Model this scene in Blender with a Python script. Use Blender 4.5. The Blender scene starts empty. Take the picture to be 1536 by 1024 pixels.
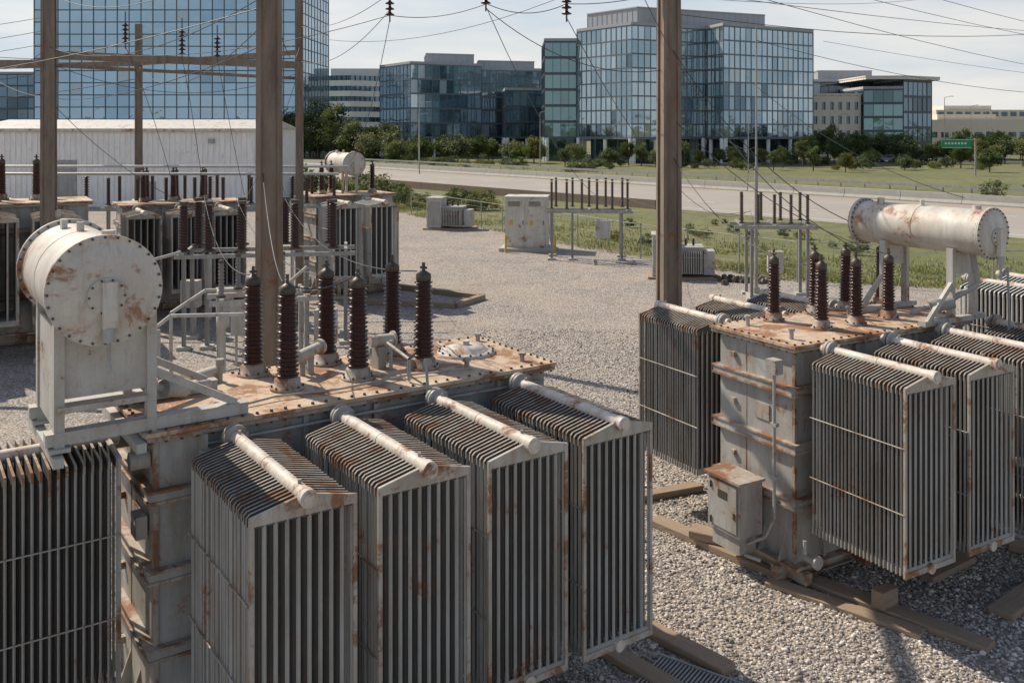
import bpy, math, random
from mathutils import Vector, Matrix, noise
random.seed(7)
R=math.radians
scene=bpy.context.scene
COL=scene.collection

# ---------------------------------------------------------------- builder
class B:
    def __init__(s): s.V=[];s.F=[];s.M=[];s.S=[]
    def add(s,vs,fs,m=0,sm=False):
        o=len(s.V); s.V+= [tuple(v) for v in vs]
        for f in fs:
            s.F.append(tuple(i+o for i in f)); s.M.append(m); s.S.append(sm)
    def box(s,x0,x1,y0,y1,z0,z1,m=0):
        s.add([(x0,y0,z0),(x1,y0,z0),(x1,y1,z0),(x0,y1,z0),(x0,y0,z1),(x1,y0,z1),(x1,y1,z1),(x0,y1,z1)],
              [(0,3,2,1),(4,5,6,7),(0,1,5,4),(1,2,6,5),(2,3,7,6),(3,0,4,7)],m)
    def bar(s,p0,p1,w,h,m=0,roll=None):
        p0=Vector(p0);p1=Vector(p1);d=(p1-p0).normalized()
        up=Vector((0,0,1)) if abs(d.z)<.95 else Vector((0,1,0))
        if roll is not None: up=Vector(roll)
        a=d.cross(up).normalized()*w/2; b=a.cross(d).normalized()*h/2
        vs=[]
        for p in(p0,p1): vs+=[p-a-b,p+a-b,p+a+b,p-a+b]
        s.add(vs,[(0,3,2,1),(4,5,6,7),(0,1,5,4),(1,2,6,5),(2,3,7,6),(3,0,4,7)],m)
    def cyl(s,p0,p1,r,m=0,n=12,r2=None,caps=True,sm=True):
        p0=Vector(p0);p1=Vector(p1);d=(p1-p0).normalized()
        up=Vector((0,0,1)) if abs(d.z)<.95 else Vector((0,1,0))
        a=d.cross(up).normalized(); b=a.cross(d).normalized()
        if r2 is None:r2=r
        vs=[];
        for p,q in((p0,r),(p1,r2)):
            for i in range(n):
                t=2*math.pi*i/n; vs.append(p+a*math.cos(t)*q+b*math.sin(t)*q)
        s.add(vs,[(i,i+n,(i+1)%n+n,(i+1)%n) for i in range(n)],m,sm)
        if caps:
            s.add(vs,[tuple(range(n)),tuple(range(2*n-1,n-1,-1))],m)
    def lathe(s,prof,o,d=(0,0,1),n=16,m=0,sm=True):
        o=Vector(o);d=Vector(d).normalized()
        up=Vector((0,0,1)) if abs(d.z)<.95 else Vector((0,1,0))
        a=d.cross(up).normalized(); b=a.cross(d).normalized(); vs=[]
        for r,z in prof:
            for i in range(n):
                t=2*math.pi*i/n; vs.append(o+d*z+a*math.cos(t)*r+b*math.sin(t)*r)
        fs=[]
        for k in range(len(prof)-1):
            for i in range(n):
                j=(i+1)%n; fs.append((k*n+i,(k+1)*n+i,(k+1)*n+j,k*n+j))
        s.add(vs,fs,m,sm)
    def tube(s,pts,r,m=0,n=5):
        for i in range(len(pts)-1): s.cyl(pts[i],pts[i+1],r,m,n,caps=False)
    def mesh(s,name,mats):
        me=bpy.data.meshes.new(name); me.from_pydata(s.V,[],s.F)
        for m in mats: me.materials.append(m)
        me.polygons.foreach_set('material_index',s.M)
        me.polygons.foreach_set('use_smooth',s.S)
        me.update(); return me
    def obj(s,name,mats,parent=None,loc=None,rot=None,scale=None):
        return put(name,s.mesh(name,mats),parent,loc,rot,scale)
def put(name,me,parent=None,loc=None,rot=None,scale=None):
    o=bpy.data.objects.new(name,me); COL.objects.link(o)
    if parent: o.parent=parent
    if loc: o.location=loc
    if rot is not None: o.rotation_euler=(0,0,rot)
    if scale: o.scale=(scale,)*3 if not isinstance(scale,tuple) else scale
    return o
def empty(name,loc=(0,0,0),rot=0,scale=1):
    o=put(name,None,None,loc,rot,scale); o.empty_display_size=.5; return o

# ---------------------------------------------------------------- materials
class N:
    def __init__(s,name):
        s.m=bpy.data.materials.new(name); s.m.use_nodes=True
        s.t=s.m.node_tree; s.b=s.t.nodes['Principled BSDF']
    def n(s,ty,**k):
        x=s.t.nodes.new(ty)
        for a,v in k.items():
            if a.startswith('_'): setattr(x,a[1:],v)
            else: x.inputs[a.replace('~',' ')].default_value=v
        return x
    def l(s,a,b): s.t.links.new(a,b)
    def coord(s,scale=(1,1,1),kind='Object'):
        c=s.n('ShaderNodeTexCoord'); mp=s.n('ShaderNodeMapping'); mp.inputs['Scale'].default_value=scale
        oi=s.n('ShaderNodeObjectInfo'); ad=s.n('ShaderNodeVectorMath',_operation='ADD'); ml=s.n('ShaderNodeVectorMath',_operation='SCALE')
        cb=s.n('ShaderNodeCombineXYZ'); s.l(oi.outputs['Random'],cb.inputs[0]); s.l(oi.outputs['Random'],cb.inputs[1]); ml.inputs['Scale'].default_value=37.0
        s.l(cb.outputs[0],ml.inputs[0]); s.l(c.outputs[kind],ad.inputs[0]); s.l(ml.outputs[0],ad.inputs[1])
        s.l(ad.outputs[0],mp.inputs['Vector']); return mp.outputs[0]
    def noise(s,vec,scale,detail=6,rough=.6,dist=0):
        x=s.n('ShaderNodeTexNoise',Scale=scale,Detail=detail,Roughness=rough,Distortion=dist)
        s.l(vec,x.inputs['Vector']); return x.outputs['Fac']
    def ramp(s,fac,stops):
        r=s.n('ShaderNodeValToRGB'); e=r.color_ramp.elements
        while len(e)<len(stops): e.new(.5)
        for i,(p,c) in enumerate(stops):
            e[i].position=p; e[i].color=(c,c,c,1) if not isinstance(c,tuple) else (*c,1)
        s.l(fac,r.inputs[0]); return r.outputs[0]
    def mix(s,fac,a,b,mode='MIX'):
        x=s.n('ShaderNodeMix',_data_type='RGBA',_blend_type=mode)
        for i,v in((0,fac),(6,a),(7,b)):
            if isinstance(v,(int,float)): x.inputs[i].default_value=v
            elif isinstance(v,tuple): x.inputs[i].default_value=(*v,1)
            else: s.l(v,x.inputs[i])
        return x.outputs[2]
    def bump(s,h,strength=.3,dist=.02):
        x=s.n('ShaderNodeBump',Strength=strength,Distance=dist); s.l(h,x.inputs['Height']); s.l(x.outputs[0],s.b.inputs['Normal'])
    def set(s,**k):
        for a,v in k.items():
            i=s.b.inputs[a.replace('_',' ')]
            if isinstance(v,tuple): i.default_value=(*v,1)
            elif isinstance(v,(int,float)): i.default_value=v
            else: s.l(v,i)

def paint(name,col,rust=.3,dirt=.5,rough=.55,metal=0,rustcol=(.15,.068,.032),dirtcol=None,sc=1.0):
    m=N(name); v=m.coord(); vs=m.coord((1.6,1.6,.28))
    n1=m.noise(vs,2.6*sc,8,.65); n2=m.noise(v,1.7*sc,12,.74,.4); n3=m.noise(v,40,4); n4=m.noise(vs,8*sc,6,.7)
    dc=dirtcol or (col[0]*.50,col[1]*.44,col[2]*.35)
    c=m.mix(m.ramp(n1,[(.38,0),(.70,dirt)]),col,dc)
    c=m.mix(m.ramp(n3,[(.3,.0),(.8,.25)]),c,tuple(min(1,x*1.25) for x in col))
    if rust>0:
        a=.68-.26*rust
        r1=m.ramp(n2,[(a,0),(a+.05,.85),(a+.12,1)]); r0=m.ramp(n2,[(a-.09,0),(a+.04,.6)]); r2=m.ramp(n4,[(a-.0,0),(a+.13,.75)])
        rc=m.mix(m.noise(v,25,5),rustcol,tuple(x*2.0 for x in rustcol))
        stain=tuple(x*.52+y*1.1 for x,y in zip(col,rustcol))
        c=m.mix(r0,c,stain); c=m.mix(r2,c,tuple(x*.45+y*.8 for x,y in zip(col,rustcol))); c=m.mix(r1,c,rc)
    m.set(Base_Color=c,Roughness=m.ramp(n2,[(.3,rough-.12),(.7,min(1,rough+.25))]),Metallic=metal)
    m.bump(n3,.15,.01); return m.m
def plain(name,col,rough=.6,metal=0,var=.25,scale=3,bump=.1):
    m=N(name); v=m.coord(); n=m.noise(v,scale,8,.65)
    m.set(Base_Color=m.mix(n,tuple(c*(1-var) for c in col),tuple(min(1,c*(1+var)) for c in col)),Roughness=rough,Metallic=metal)
    m.bump(m.noise(v,scale*8,4),bump,.02); return m.m

GREY=paint('grey_paint',(.40,.40,.385),.38,.85)
RAD=paint('radiator_paint',(.37,.365,.345),.30,.85,.55)
RIN=paint('radiator_inner_paint',(.10,.097,.09),.2,.8,.75)  # occlusion shade between the fins, put into the inner tubes' colour
RADL=paint('radiator_paint_light',(.55,.55,.53),.2,.6,.5)
RADT=paint('radiator_top_dirt',(.38,.35,.305),.60,1.0,.75,dirtcol=(.14,.105,.075))
FRAME=paint('radiator_edge_paint',(.47,.45,.405),.60,.85,.6)
HEAD=paint('header_pipe_paint',(.66,.61,.54),.53,.75,.55,sc=1.6)
PLATE=paint('rusty_cover_paint',(.60,.49,.365),.72,.85,.65,rustcol=(.18,.085,.04),dirtcol=(.40,.26,.15),sc=.8)
CONS=paint('conservator_paint',(.60,.575,.52),.48,.65,.5,rustcol=(.20,.10,.055))
BELT=paint('belt_paint',(.43,.40,.35),.72,.8,.6)
BOLT=plain('bolt_steel',(.10,.078,.06),.5,.4)
STEEL=paint('galvanised_steel',(.37,.37,.355),.2,.6,.5,.35)
STEELW=paint('white_steel',(.50,.495,.465),.40,.65,.5)
DARK=plain('dark_gap',(.02,.02,.02),.9)
POLE=paint('weathered_pole',(.26,.205,.16),.25,.9,.85,dirtcol=(.11,.082,.062),sc=1.3)
m=N('brown_porcelain'); m.set(Base_Color=m.mix(m.noise(m.coord(),6),(.030,.011,.008),(.075,.026,.018)),Roughness=.25); PORC=m.m
GPORC=plain('grey_porcelain',(.22,.2,.19),.3)
WIRE=plain('conductor',(.07,.07,.07),.5,.3)
COPPER=plain('bus_aluminium',(.5,.5,.49),.4,.5)
m=N('weathered_timber'); nn=m.noise(m.coord((2,14,14)),2,8,.7)
m.set(Base_Color=m.mix(nn,(.15,.10,.065),(.46,.35,.25)),Roughness=.9); m.bump(nn,.4,.02); TIMB=m.m
CONC=plain('concrete',(.42,.40,.36),.9,0,.25,1.5,.3)
CABW=paint('cabinet_white',(.62,.60,.54),.40,.5,.5)

# ---------------------------------------------------------------- ground surfaces
def sheet(name,poly,z,mat):
    b=B(); b.add([(x,y,z) for x,y in poly],[tuple(range(len(poly)))]); return b.obj(name,[mat])
m=N('grassland'); v=m.coord(); a=m.noise(v,.05,8,.7); c=m.noise(v,.7,10,.78)
col=m.mix(m.ramp(a,[(.35,0),(.62,1)]),(.13,.15,.045),(.25,.22,.10)); col=m.mix(m.ramp(c,[(.38,0),(.66,1)]),col,(.085,.10,.035)); m.set(Base_Color=col,Roughness=.95); m.bump(c,.6,.15); GRASS=m.m
sheet('ground',[(-3000,-1500),(3000,-1500),(3000,4500),(-3000,4500)],0,GRASS)
m=N('gravel'); v=m.coord()
vo=m.n('ShaderNodeTexVoronoi',Scale=20); m.l(v,vo.inputs['Vector'])
bw=m.n('ShaderNodeRGBToBW'); m.l(vo.outputs['Color'],bw.inputs[0])
col=m.ramp(bw.outputs[0],[(.15,(.23,.20,.175)),(.5,(.47,.415,.365)),(.85,(.72,.655,.585))])
big=m.noise(v,.22,8,.65); col=m.mix(m.ramp(big,[(.42,0),(.66,.75)]),col,(.60,.50,.40))
mid=m.noise(v,.55,12,.78); col=m.mix(m.ramp(mid,[(.50,0),(.70,.6)]),col,(.21,.175,.145))
dk=m.ramp(vo.outputs['Distance'],[(.25,1),(.75,.42)]); col=m.mix(1.0,col,dk,'MULTIPLY')
m.set(Base_Color=col,Roughness=.95)
mm=m.n('ShaderNodeMath',_operation='MULTIPLY'); mm.inputs[1].default_value=-1; m.l(vo.outputs['Distance'],mm.inputs[0]); m.bump(mm.outputs[0],.8,.04); GRAV=m.m
sheet('gravel_yard',[(-90,-25),(45,-25),(45,33),(24,39),(12.6,43),(6.6,51),(-8.7,77),(-16,90),(-90,112)],.01,GRAV)
def band(c0,c1,x0=-320,x1=260): return [(x0,c0-1.2*x0),(x1,c0-1.2*x1),(x1,c1-1.2*x1),(x0,c1-1.2*x0)]
m=N('road_concrete'); v=m.coord(); a=m.noise(v,.12,8,.6); b_=m.noise(v,6,6)
m.set(Base_Color=m.mix(a,(.27,.24,.205),(.42,.375,.33)),Roughness=.9); m.bump(b_,.2,.02); ROAD=m.m
sheet('road',band(98,136),.02,ROAD); sheet('road',band(139,160),.02,ROAD)
sheet('car_park',[(60,196),(150,196),(160,219),(70,219)],.03,plain('asphalt',(.09,.088,.085),.9))
WP=plain('white_road_paint',(.7,.7,.66),.7); YP=plain('yellow_road_paint',(.6,.42,.08),.7)
b=B()
def markline(c,w,mat,dash=None):
    dx=w*1.56/2
    if dash is None:
        p=band(c-dx,c+dx); b.add([(x,y,.028) for x,y in p],[(0,1,2,3)],mat); return
    x=-200
    while x<200:
        p=band(c-dx,c+dx,x,x+2.2); b.add([(q,w_,.028) for q,w_ in p],[(0,1,2,3)],mat); x+=7
markline(101,.2,0); markline(133.5,.2,1); markline(111.5,.2,0,1); markline(122.5,.2,0,1); markline(141.5,.2,1); markline(158,.2,0); markline(149.5,.2,0,1)
b.obj('road_marking',[WP,YP])
def wallrun(name,c,h,w,mat,x0,x1,prof=True):
    b=B(); d=Vector((1,-1.2,0)).normalized(); a=Vector((x0,c-1.2*x0,0)); e=Vector((x1,c-1.2*x1,0)); n=Vector((-d.y,d.x,0))
    sec=[(-w,0),(-w,.08),(-w*.45,.35),(-w*.3,h),(w*.3,h),(w*.45,.35),(w,.08),(w,0)] if prof else [(-w,0),(-w,h),(w,h),(w,0)]
    L=(e-a).length; k=int(L/6)
    for i in range(k):
        p0=a+d*(i*6); p1=a+d*(i*6+5.95); vs=[p+n*s_+Vector((0,0,z)) for p in(p0,p1) for s_,z in sec]; q=len(sec)
        b.add(vs,[(j,j+1,j+1+q,j+q) for j in range(q-1)]+[tuple(range(q)),tuple(range(2*q-1,q-1,-1))])
    return b.obj(name,[mat])
wallrun('concrete_median_barrier',137.5,.95,.3,CONC,-150,150)
RET=plain('brown_retaining_wall',(.2,.15,.115),.9,0,.3,2)
wallrun('retaining_wall',96.3,.8,.15,RET,-22,14,False)
b=B()
for x in range(-40,150,2):
    p=Vector((x,161.5-1.2*x,0)); b.box(p.x-.06,p.x+.06,p.y-.06,p.y+.06,0,.8); 
b.bar((-40,161.3+48,.65),(150,161.3-180,.65),.06,.32); b.obj('guard_rail',[STEEL])

# ---------------------------------------------------------------- radiators
def radiator_mesh(name,W,D,nf,zt,zb,nt,mat,ridge=.12,inner=None,top=None):
    b=B(); sp=D/nf; th=sp*.34; rnd=random.Random(nf)
    tp=(W-.05)/nt
    for k in range(nf):
        y=k*sp; j=rnd.uniform(-.008,.008)
        for i in range(nt+1):
            x=i*tp; w=.044
            z0=zb+.05; z1=zt-.05; h=th/2; q=[(x,y+h),(x+.012,y),(x+w-.012,y),(x+w,y+h),(x+w-.012,y+th),(x+.012,y+th)]
            q=[(a+j,c) for a,c in q]
            vs=[(a,c,z0) for a,c in q]+[(a,c,z1) for a,c in q]
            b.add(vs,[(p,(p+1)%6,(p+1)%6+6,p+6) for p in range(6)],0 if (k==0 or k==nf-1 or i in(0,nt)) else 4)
        y0,y1=y+.001,y+th-.001
        vs=[(j,y0,zt-.10),(W+j,y0,zt-.10),(W+j,y0,zt-.02),(W+j-.03,y0,zt+.01),(W/2,y0,zt+ridge),(.03+j,y0,zt+.01),(j,y0,zt-.02)]; q=len(vs)
        vs+=[(x,y1,z) for x,_,z in vs]
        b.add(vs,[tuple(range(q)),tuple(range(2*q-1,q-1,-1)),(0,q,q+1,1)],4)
        b.add(vs,[(p,p+q,(p+1)%q+q,(p+1)%q) for p in range(1,q)],5)
        b.box(0+j,W+j,y0,y1,zb,zb+.1,0)
    for x0,x1 in((-.012,.028),(W-.028,W+.012)): b.box(x0,x1,-.022,.012,zb-.01,zt-.0,1)
    vs=[(0,-.03,zt-.07),(W,-.03,zt-.07),(W+.01,-.03,zt+.01),(W/2,-.03,zt+ridge+.01),(-.01,-.03,zt+.01)]; vs+=[(x,.004,z) for x,_,z in vs]
    b.add(vs,[(0,1,2,3,4),(9,8,7,6,5),(0,5,6,1),(1,6,7,2),(2,7,8,3),(3,8,9,4),(4,9,5,0)],1)
    b.box(-.01,W+.01,-.02,.01,zb-.02,zb+.05,1)
    for f in(.33,.68):
        z=zb+(zt-zb)*f
        for x in(-.014,W+.014): b.cyl((x,0,z),(x,D-.02,z),.009,1,6)
    hz=zt+ridge-.015
    b.cyl((W/2,-.09,hz),(W/2,D+.2,hz),.074,2,20); b.cyl((W/2,-.12,hz),(W/2,-.02,hz),.086,2,20); b.cyl((W/2,-.135,hz),(W/2,-.12,hz),.055,2,16)
    b.cyl((W/2,D*.5,hz),(W/2,D*.5+.02,hz),.079,2,18)
    for yy in(.12,D-.1): b.cyl((W/2,yy,hz+.07),(W/2,yy,hz+.11),.018,3,8)
    b.cyl((W/2,D+.0,hz),(W/2,D+.035,hz),.14,3,18); b.cyl((W/2,D+.06,hz),(W/2,D+.10,hz),.14,3,18)
    b.cyl((W/2,-.05,zb+.02),(W/2,D+.3,zb+.02),.07,2,14)
    b.cyl((W/2,D+.03,zb+.02),(W/2,D+.08,zb+.02),.13,3,14)
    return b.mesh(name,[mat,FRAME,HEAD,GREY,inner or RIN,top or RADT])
RM1=radiator_mesh('radiator_a',1.03,1.95,26,3.4,.9,9,RAD)
RM2=radiator_mesh('radiator_b',1.03,1.62,25,3.48,.98,9,RAD)
RM3=radiator_mesh('radiator_c',1.3,2.7,33,3.38,.85,7,RAD,.05)
RM4=radiator_mesh('radiator_d',1.03,1.6,16,3.4,.9,5,RADL,.12,None,RADL)
RM5=radiator_mesh('radiator_e',1.03,1.6,18,3.4,.9,5,RAD)

def bushing_mesh(name,H,r,ns,mat):
    b=B(); pr=[(0,0),(r*1.45,0),(r*1.45,.03),(r*1.15,.035),(r*1.1,.13),(r*.85,.16)]
    b.lathe(pr,(0,0,0),n=18,m=1)
    for i in range(8):
        t=i*math.pi/4; b.cyl((r*1.3*math.cos(t),r*1.3*math.sin(t),.03),(r*1.3*math.cos(t),r*1.3*math.sin(t),.06),.014,2,6)
    z=.16; hs=(H-.36)/ns; pr=[(r*.8,z)]
    for i in range(ns):
        f=1-.14*i/ns; rr=r*f*(1 if i%2==0 else .92)
        pr+=[(r*.74*f,z+hs*.12),(rr*.97,z+hs*.34),(rr,z+hs*.5),(rr*.9,z+hs*.62),(r*.74*f,z+hs*.72)]; z+=hs
    b.lathe(pr,(0,0,0),n=20,m=0)
    b.lathe([(r*.6,z-.02),(r*.7,z),(r*.7,z+.08),(r*.3,z+.12),(r*.2,z+.13)],(0,0,0),n=16,m=3)
    b.cyl((0,0,z+.08),(0,0,z+.24),.022,2,10); b.cyl((-.05,0,z+.17),(.05,0,z+.17),.018,2,8)
    return b.mesh(name,[mat,BELT,BOLT,BOLT])
BM=bushing_mesh('bushing_mesh',1.40,.148,19,PORC)
BMS=bushing_mesh('bushing_small_mesh',1.18,.125,16,PORC)

def tank(e,x0,x1,y0,y1,zt,belts,low=False):
    b=B(); i=.13
    b.box(x0+i,x1-i,y0+i,y1-i,.28,zt-.06,0)
    for z in belts:
        b.box(x0+.03,x1-.03,y0+.03,y1-.03,z,z+.035,1); b.box(x0+.05,x1-.05,y0+.05,y1-.05,z+.036,z+.12,0); b.box(x0+.03,x1-.03,y0+.03,y1-.03,z+.121,z+.15,1)
    for k in range(1,6):
        x=x0+(x1-x0)*k/6; b.box(x-.03,x+.03,y0+.07,y0+i+.01,.3,zt-.12,0); b.box(x-.03,x+.03,y1-i-.01,y1-.07,.3,zt-.12,0)
    b.box(x0+i-.02,x0+i+.03,y0+i-.02,y0+i+.03,.3,zt-.12,1)
    if not low: # weld seams, nameplate, small lugs on the end wall
        ym=(y0+y1)/2
        b.box(x0+i-.006,x0+i,ym+.2,ym+.215,.3,zt-.12,1)
        b.box(x0+i-.02,x0+i-.002,ym-.3,ym+.0,2.35,2.6,1)
        for z in(.7,1.6,2.45,3.2): b.box(x0+i-.05,x0+i,y1-.5,y1-.42,z,z+.08,1)
    b.box(x0+.02,x1-.02,y0+.02,y1-.02,zt-.10,zt-.055,1)
    for yy in(y0+.25,y1-.35): b.box(x0-.1,x1+.1,yy,yy+.14,.06,.28,1); b.box(x0-.1,x1+.1,yy-.07,yy+.21,.03,.06,1)
    for k in range(4):
        x=x0+.1+(x1-x0-.4)*k/3; b.box(x,x+.14,y0-.12,y1+.12,.09,.26,1)
    b.box(x0-.02,x1+.02,y0-.02,y1+.02,.28,.33,1)
    for k in range(4):
        y=y0+.3+(y1-y0-.6)*k/3; b.add([(x0-.02,y,.33),(x0+i,y,.33),(x0+i,y,.75),(x0-.02,y+.03,.33),(x0+i,y+.03,.33),(x0+i,y+.03,.75)],[(0,1,2),(5,4,3),(0,2,5,3),(1,4,5,2)],0)
    b.obj('tank',[GREY,BELT],e)
    b=B(); b.box(x0,x1,y0,y1,zt-.045,zt,0)
    if not low:
        def bolt(x,y):
            b.cyl((x,y,zt),(x,y,zt+.024),.02,1,6,sm=False); b.cyl((x,y,zt-.13),(x,y,zt-.1),.018,1,6,sm=False)
        nx_=int((x1-x0)/.17)
        for k in range(nx_+1):
            x=x0+.06+(x1-x0-.12)*k/nx_; bolt(x,y0+.06); bolt(x,y1-.06)
        ny=int((y1-y0)/.17)
        for k in range(1,ny): 
            y=y0+.06+(y1-y0-.12)*k/ny; bolt(x0+.06,y); bolt(x1-.06,y)
    b.obj('cover_plate',[PLATE,BOLT],e)

def conservator(e,x,y0,y1,z,r):
    b=B(); 
    b.cyl((x,y0,z),(x,y1,z),r,0,48,caps=False)
    b.cyl((x,y0+(y1-y0)*.5,z),(x,y0+(y1-y0)*.5+.03,z),r+.006,0,48,caps=False)
    for y,s in((y0,-1),(y1,1)):
        b.cyl((x,y,z),(x,y+s*.03,z),r+.05,0,48); b.cyl((x,y+s*.034,z),(x,y+s*.055,z),r+.05,0,48)
        b.lathe([(r-.03,0),(r*.8,.03),(r*.4,.055),(0.001,.06)],(x,y+s*.056,z),(0,s,0),40,0)
        n=28
        for k in range(n):
            t=2*math.pi*k/n; px=x+(r+.025)*math.cos(t); pz=z+(r+.025)*math.sin(t)
            b.cyl((px,y+s*.055,pz),(px,y+s*.075,pz),.014,1,6,sm=False); b.cyl((px,y-s*.02,pz),(px,y,pz),.014,1,6)
    b.cyl((x,y0-.12,z-.05),(x,y0-.15,z-.05),r*.36,0,28); b.cyl((x,y0-.05,z-.05),(x,y0-.12,z-.05),r*.30,0,28)
    for k in range(10):
        t=2*math.pi*k/10; b.cyl((x+r*.33*math.cos(t),y0-.15,z-.05+r*.33*math.sin(t)),(x+r*.33*math.cos(t),y0-.168,z-.05+r*.33*math.sin(t)),.012,1,6)
    b.box(x-.05,x+.09,y0-.22,y0-.152,z-.36,z+.1,0)
    b.cyl((x+.01,y0-.18,z-.5),(x+.01,y0-.18,z-.36),.06,2,12); b.cyl((x+.01,y0-.18,z-.75),(x+.01,y0-.18,z-.5),.022,2,8)
    b.cyl((x+.1,y0+.3,z+r-.02),(x+.1,y0+.3,z+r+.06),.07,0,12)
    b.cyl((x-.05,(y0+y1)/2,z+r-.02),(x-.05,(y0+y1)/2,z+r+.1),.04,0,10); b.box(x-.16,x-.1,y1-.5,y1-.38,z+r-.03,z+r+.09,0)
    b.obj('conservator_tank',[CONS,BOLT,GREY],e)

# ---------------- near transformer
e=empty('power_transformer',(-2.357,8.398,0),R(34.5))
for k in range(4): put('radiator_%d'%(k+1),RM1,e,(1.28*k,0,0))
put('end_radiator',RM3,e,(-.62,2.38,0),R(90))
tank(e,-.4,5.1,2.15,4.2,3.65,(2.86,2.0,1.16))
for k,(x,y) in enumerate([(1.38,3.92),(2.42,3.92),(3.44,3.92),(1.5,3.0),(2.44,2.95),(3.42,2.95)]):
    put('bushing_%d'%(k+1),BM,e,(x,y,3.65),k*.4)
conservator(e,-.86,1.9,3.9,5.28,.51)
b=B()
for y in(2.3,3.45):
    b.box(-1.22,-.34,y,y+.03,4.12,4.93,0)
    for x in(-1.27,-.36): b.box(x,x+.10,y-.05,y+.07,3.62,5.0,0); b.box(x-.05,x+.15,y-.1,y+.12,3.6,3.64,0)
    b.box(-1.35,.75,y-.04,y+.08,3.66,3.78,0); b.box(-1.35,.75,y-.06,y+.10,3.782,3.795,0)
    b.bar((-.3,y+.01,4.3),(.62,y+.01,3.8),.07,.08,0)
b.box(-1.3,-1.2,2.1,3.9,3.48,3.58,0); b.box(-.5,-.4,2.1,3.9,3.48,3.58,0)
b.box(-1.25,-1.22,2.38,3.44,3.8,4.85,0)
b.box(-1.24,-.36,2.2,2.26,4.0,4.06,0)
b.obj('conservator_frame',[STEELW],e)
b=B()
pts=[(-.6,2.5,4.75),(-.55,2.5,4.3),(-.3,2.55,4.05),(.1,2.7,3.95),(.55,3.1,3.85)]
b.tube(pts,.045,0,10); b.cyl((-.1,2.6,4.0),(.18,2.75,3.93),.1,0,14)
b.lathe([(.42,0),(.42,.035),(.38,.036),(.36,.05),(.30,.05),(.28,.09),(.14,.12),(.001,.12)],(4.35,3.35,3.65),n=28,m=1)
for k in range(16):
    t=k*math.pi/8; b.cyl((4.35+.395*math.cos(t),3.35+.395*math.sin(t),3.68),(4.35+.395*math.cos(t),3.35+.395*math.sin(t),3.71),.018,2,6)
b.cyl((4.35,3.35,3.76),(4.35,3.35,3.83),.05,1,12)
for x,y,h in((.9,3.8,.3),(1.9,3.5,.22),(2.9,3.45,.25),(4.9,3.9,.12),(3.85,3.9,.16),(4.75,2.5,.12),(3.9,2.6,.14),(.1,3.9,.14)):
    b.cyl((x,y,3.65),(x,y,3.65+h*.7),.035,0,12); b.cyl((x,y,3.65+h*.7),(x,y,3.65+h),.055,0,12)
b.box(2.86,2.98,3.2,3.45,3.65,3.95,0); b.cyl((2.78,3.3,4.02),(3.12,3.3,4.02),.08,1,16); b.cyl((3.12,3.3,4.02),(3.15,3.3,4.02),.11,1,16); b.cyl((3.0,3.1,3.66),(3.0,3.1,4.05),.025,0,8)
b.tube([(2.9,2.4,3.68),(2.9,2.4,3.95),(2.95,3.1,4.02)],.022,0,8)
b.cyl((1.8,3.4,3.93),(2.25,3.72,3.95),.075,1,14); b.cyl((2.2,3.69,3.95),(2.25,3.72,3.95),.105,1,14); b.box(1.98,2.06,3.5,3.6,3.65,3.9,0)
b.cyl((.45,3.7,3.75),(.9,3.95,3.75),.085,1,14); b.cyl((.43,3.69,3.75),(.47,3.71,3.75),.12,1,14)
b.tube([(.6,2.5,3.68),(1.2,2.6,3.70),(2.0,2.5,3.69),(3.0,2.6,3.69),(3.9,2.45,3.68)],.014,0,6)
for x in(.2,1.9,3.25,4.55):
    b.box(x,x+.04,2.08,2.28,3.3,3.56,0); b.cyl((x-.03,2.12,3.35),(x+.07,2.12,3.35),.05,0,10)
b.tube([(.2,2.2,3.42),(2.2,2.17,3.44),(4.9,2.2,3.42)],.02,0,6); b.tube([(3.0,2.14,4.0),(3.0,2.08,3.6),(3.05,2.1,3.1)],.022,0,6)
b.box(-.42,-.3,2.5,2.75,2.4,2.65,0); b.cyl((-.5,2.45,3.3),(-.3,2.45,3.3),.1,0,14); b.cyl((-.55,3.3,3.3),(-.3,3.3,3.3),.1,0,14)
b.obj('fittings',[GREY,CONS,BOLT],e)

# ---------------- right transformer
e2=empty('power_transformer',(5.19,12.34,0),R(30))
for k in range(4): put('radiator_%d'%(k+1),RM2,e2,(1.36*k,0,0))
for k in range(3): put('rear_radiator_%d'%(k+1),RM2,e2,(1.1+1.36*k,3.9+1.85,0),R(180))
tank(e2,0,4.35,1.9,3.78,3.65,(2.86,2.0,1.16))
for k,(x,y) in enumerate([(1.35,2.6),(2.12,2.55),(3.0,2.6),(1.15,3.45),(2.25,3.55),(3.05,3.55),(3.95,3.5)]):
    put('bushing_%d'%(k+1),BMS,e2,(x,y,3.65),k*.5)
conservator(e2,3.96,1.36,3.85,5.18,.385)
b=B()
for y in(1.85,3.2):
    b.box(3.66,4.26,y,y+.04,4.45,4.88,0); 
    for x in(3.62,4.22): b.box(x,x+.08,y-.04,y+.08,3.66,4.9,0)
    b.bar((3.0,y,3.7),(3.64,y,4.3),.06,.08,0)
    b.box(2.9,4.5,y-.05,y+.09,3.655,3.74,0)
b.obj('conservator_frame',[STEELW],e2)
b=B()
b.box(-.5,-.02,2.55,3.25,.62,1.45,0); b.box(-.55,0,2.5,3.3,1.452,1.49,1); b.box(-.52,-.502,2.6,3.2,.68,1.4,0)
b.box(-.535,-.522,2.63,2.66,.9,1.0,2); b.box(-.45,-.1,2.6,3.2,.35,.6,0)
b.box(-.528,-.521,2.8,3.0,1.15,1.27,2)
for z in(.75,1.3): b.cyl((-.53,3.16,z-.05),(-.53,3.16,z+.05),.015,2,8)
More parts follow.
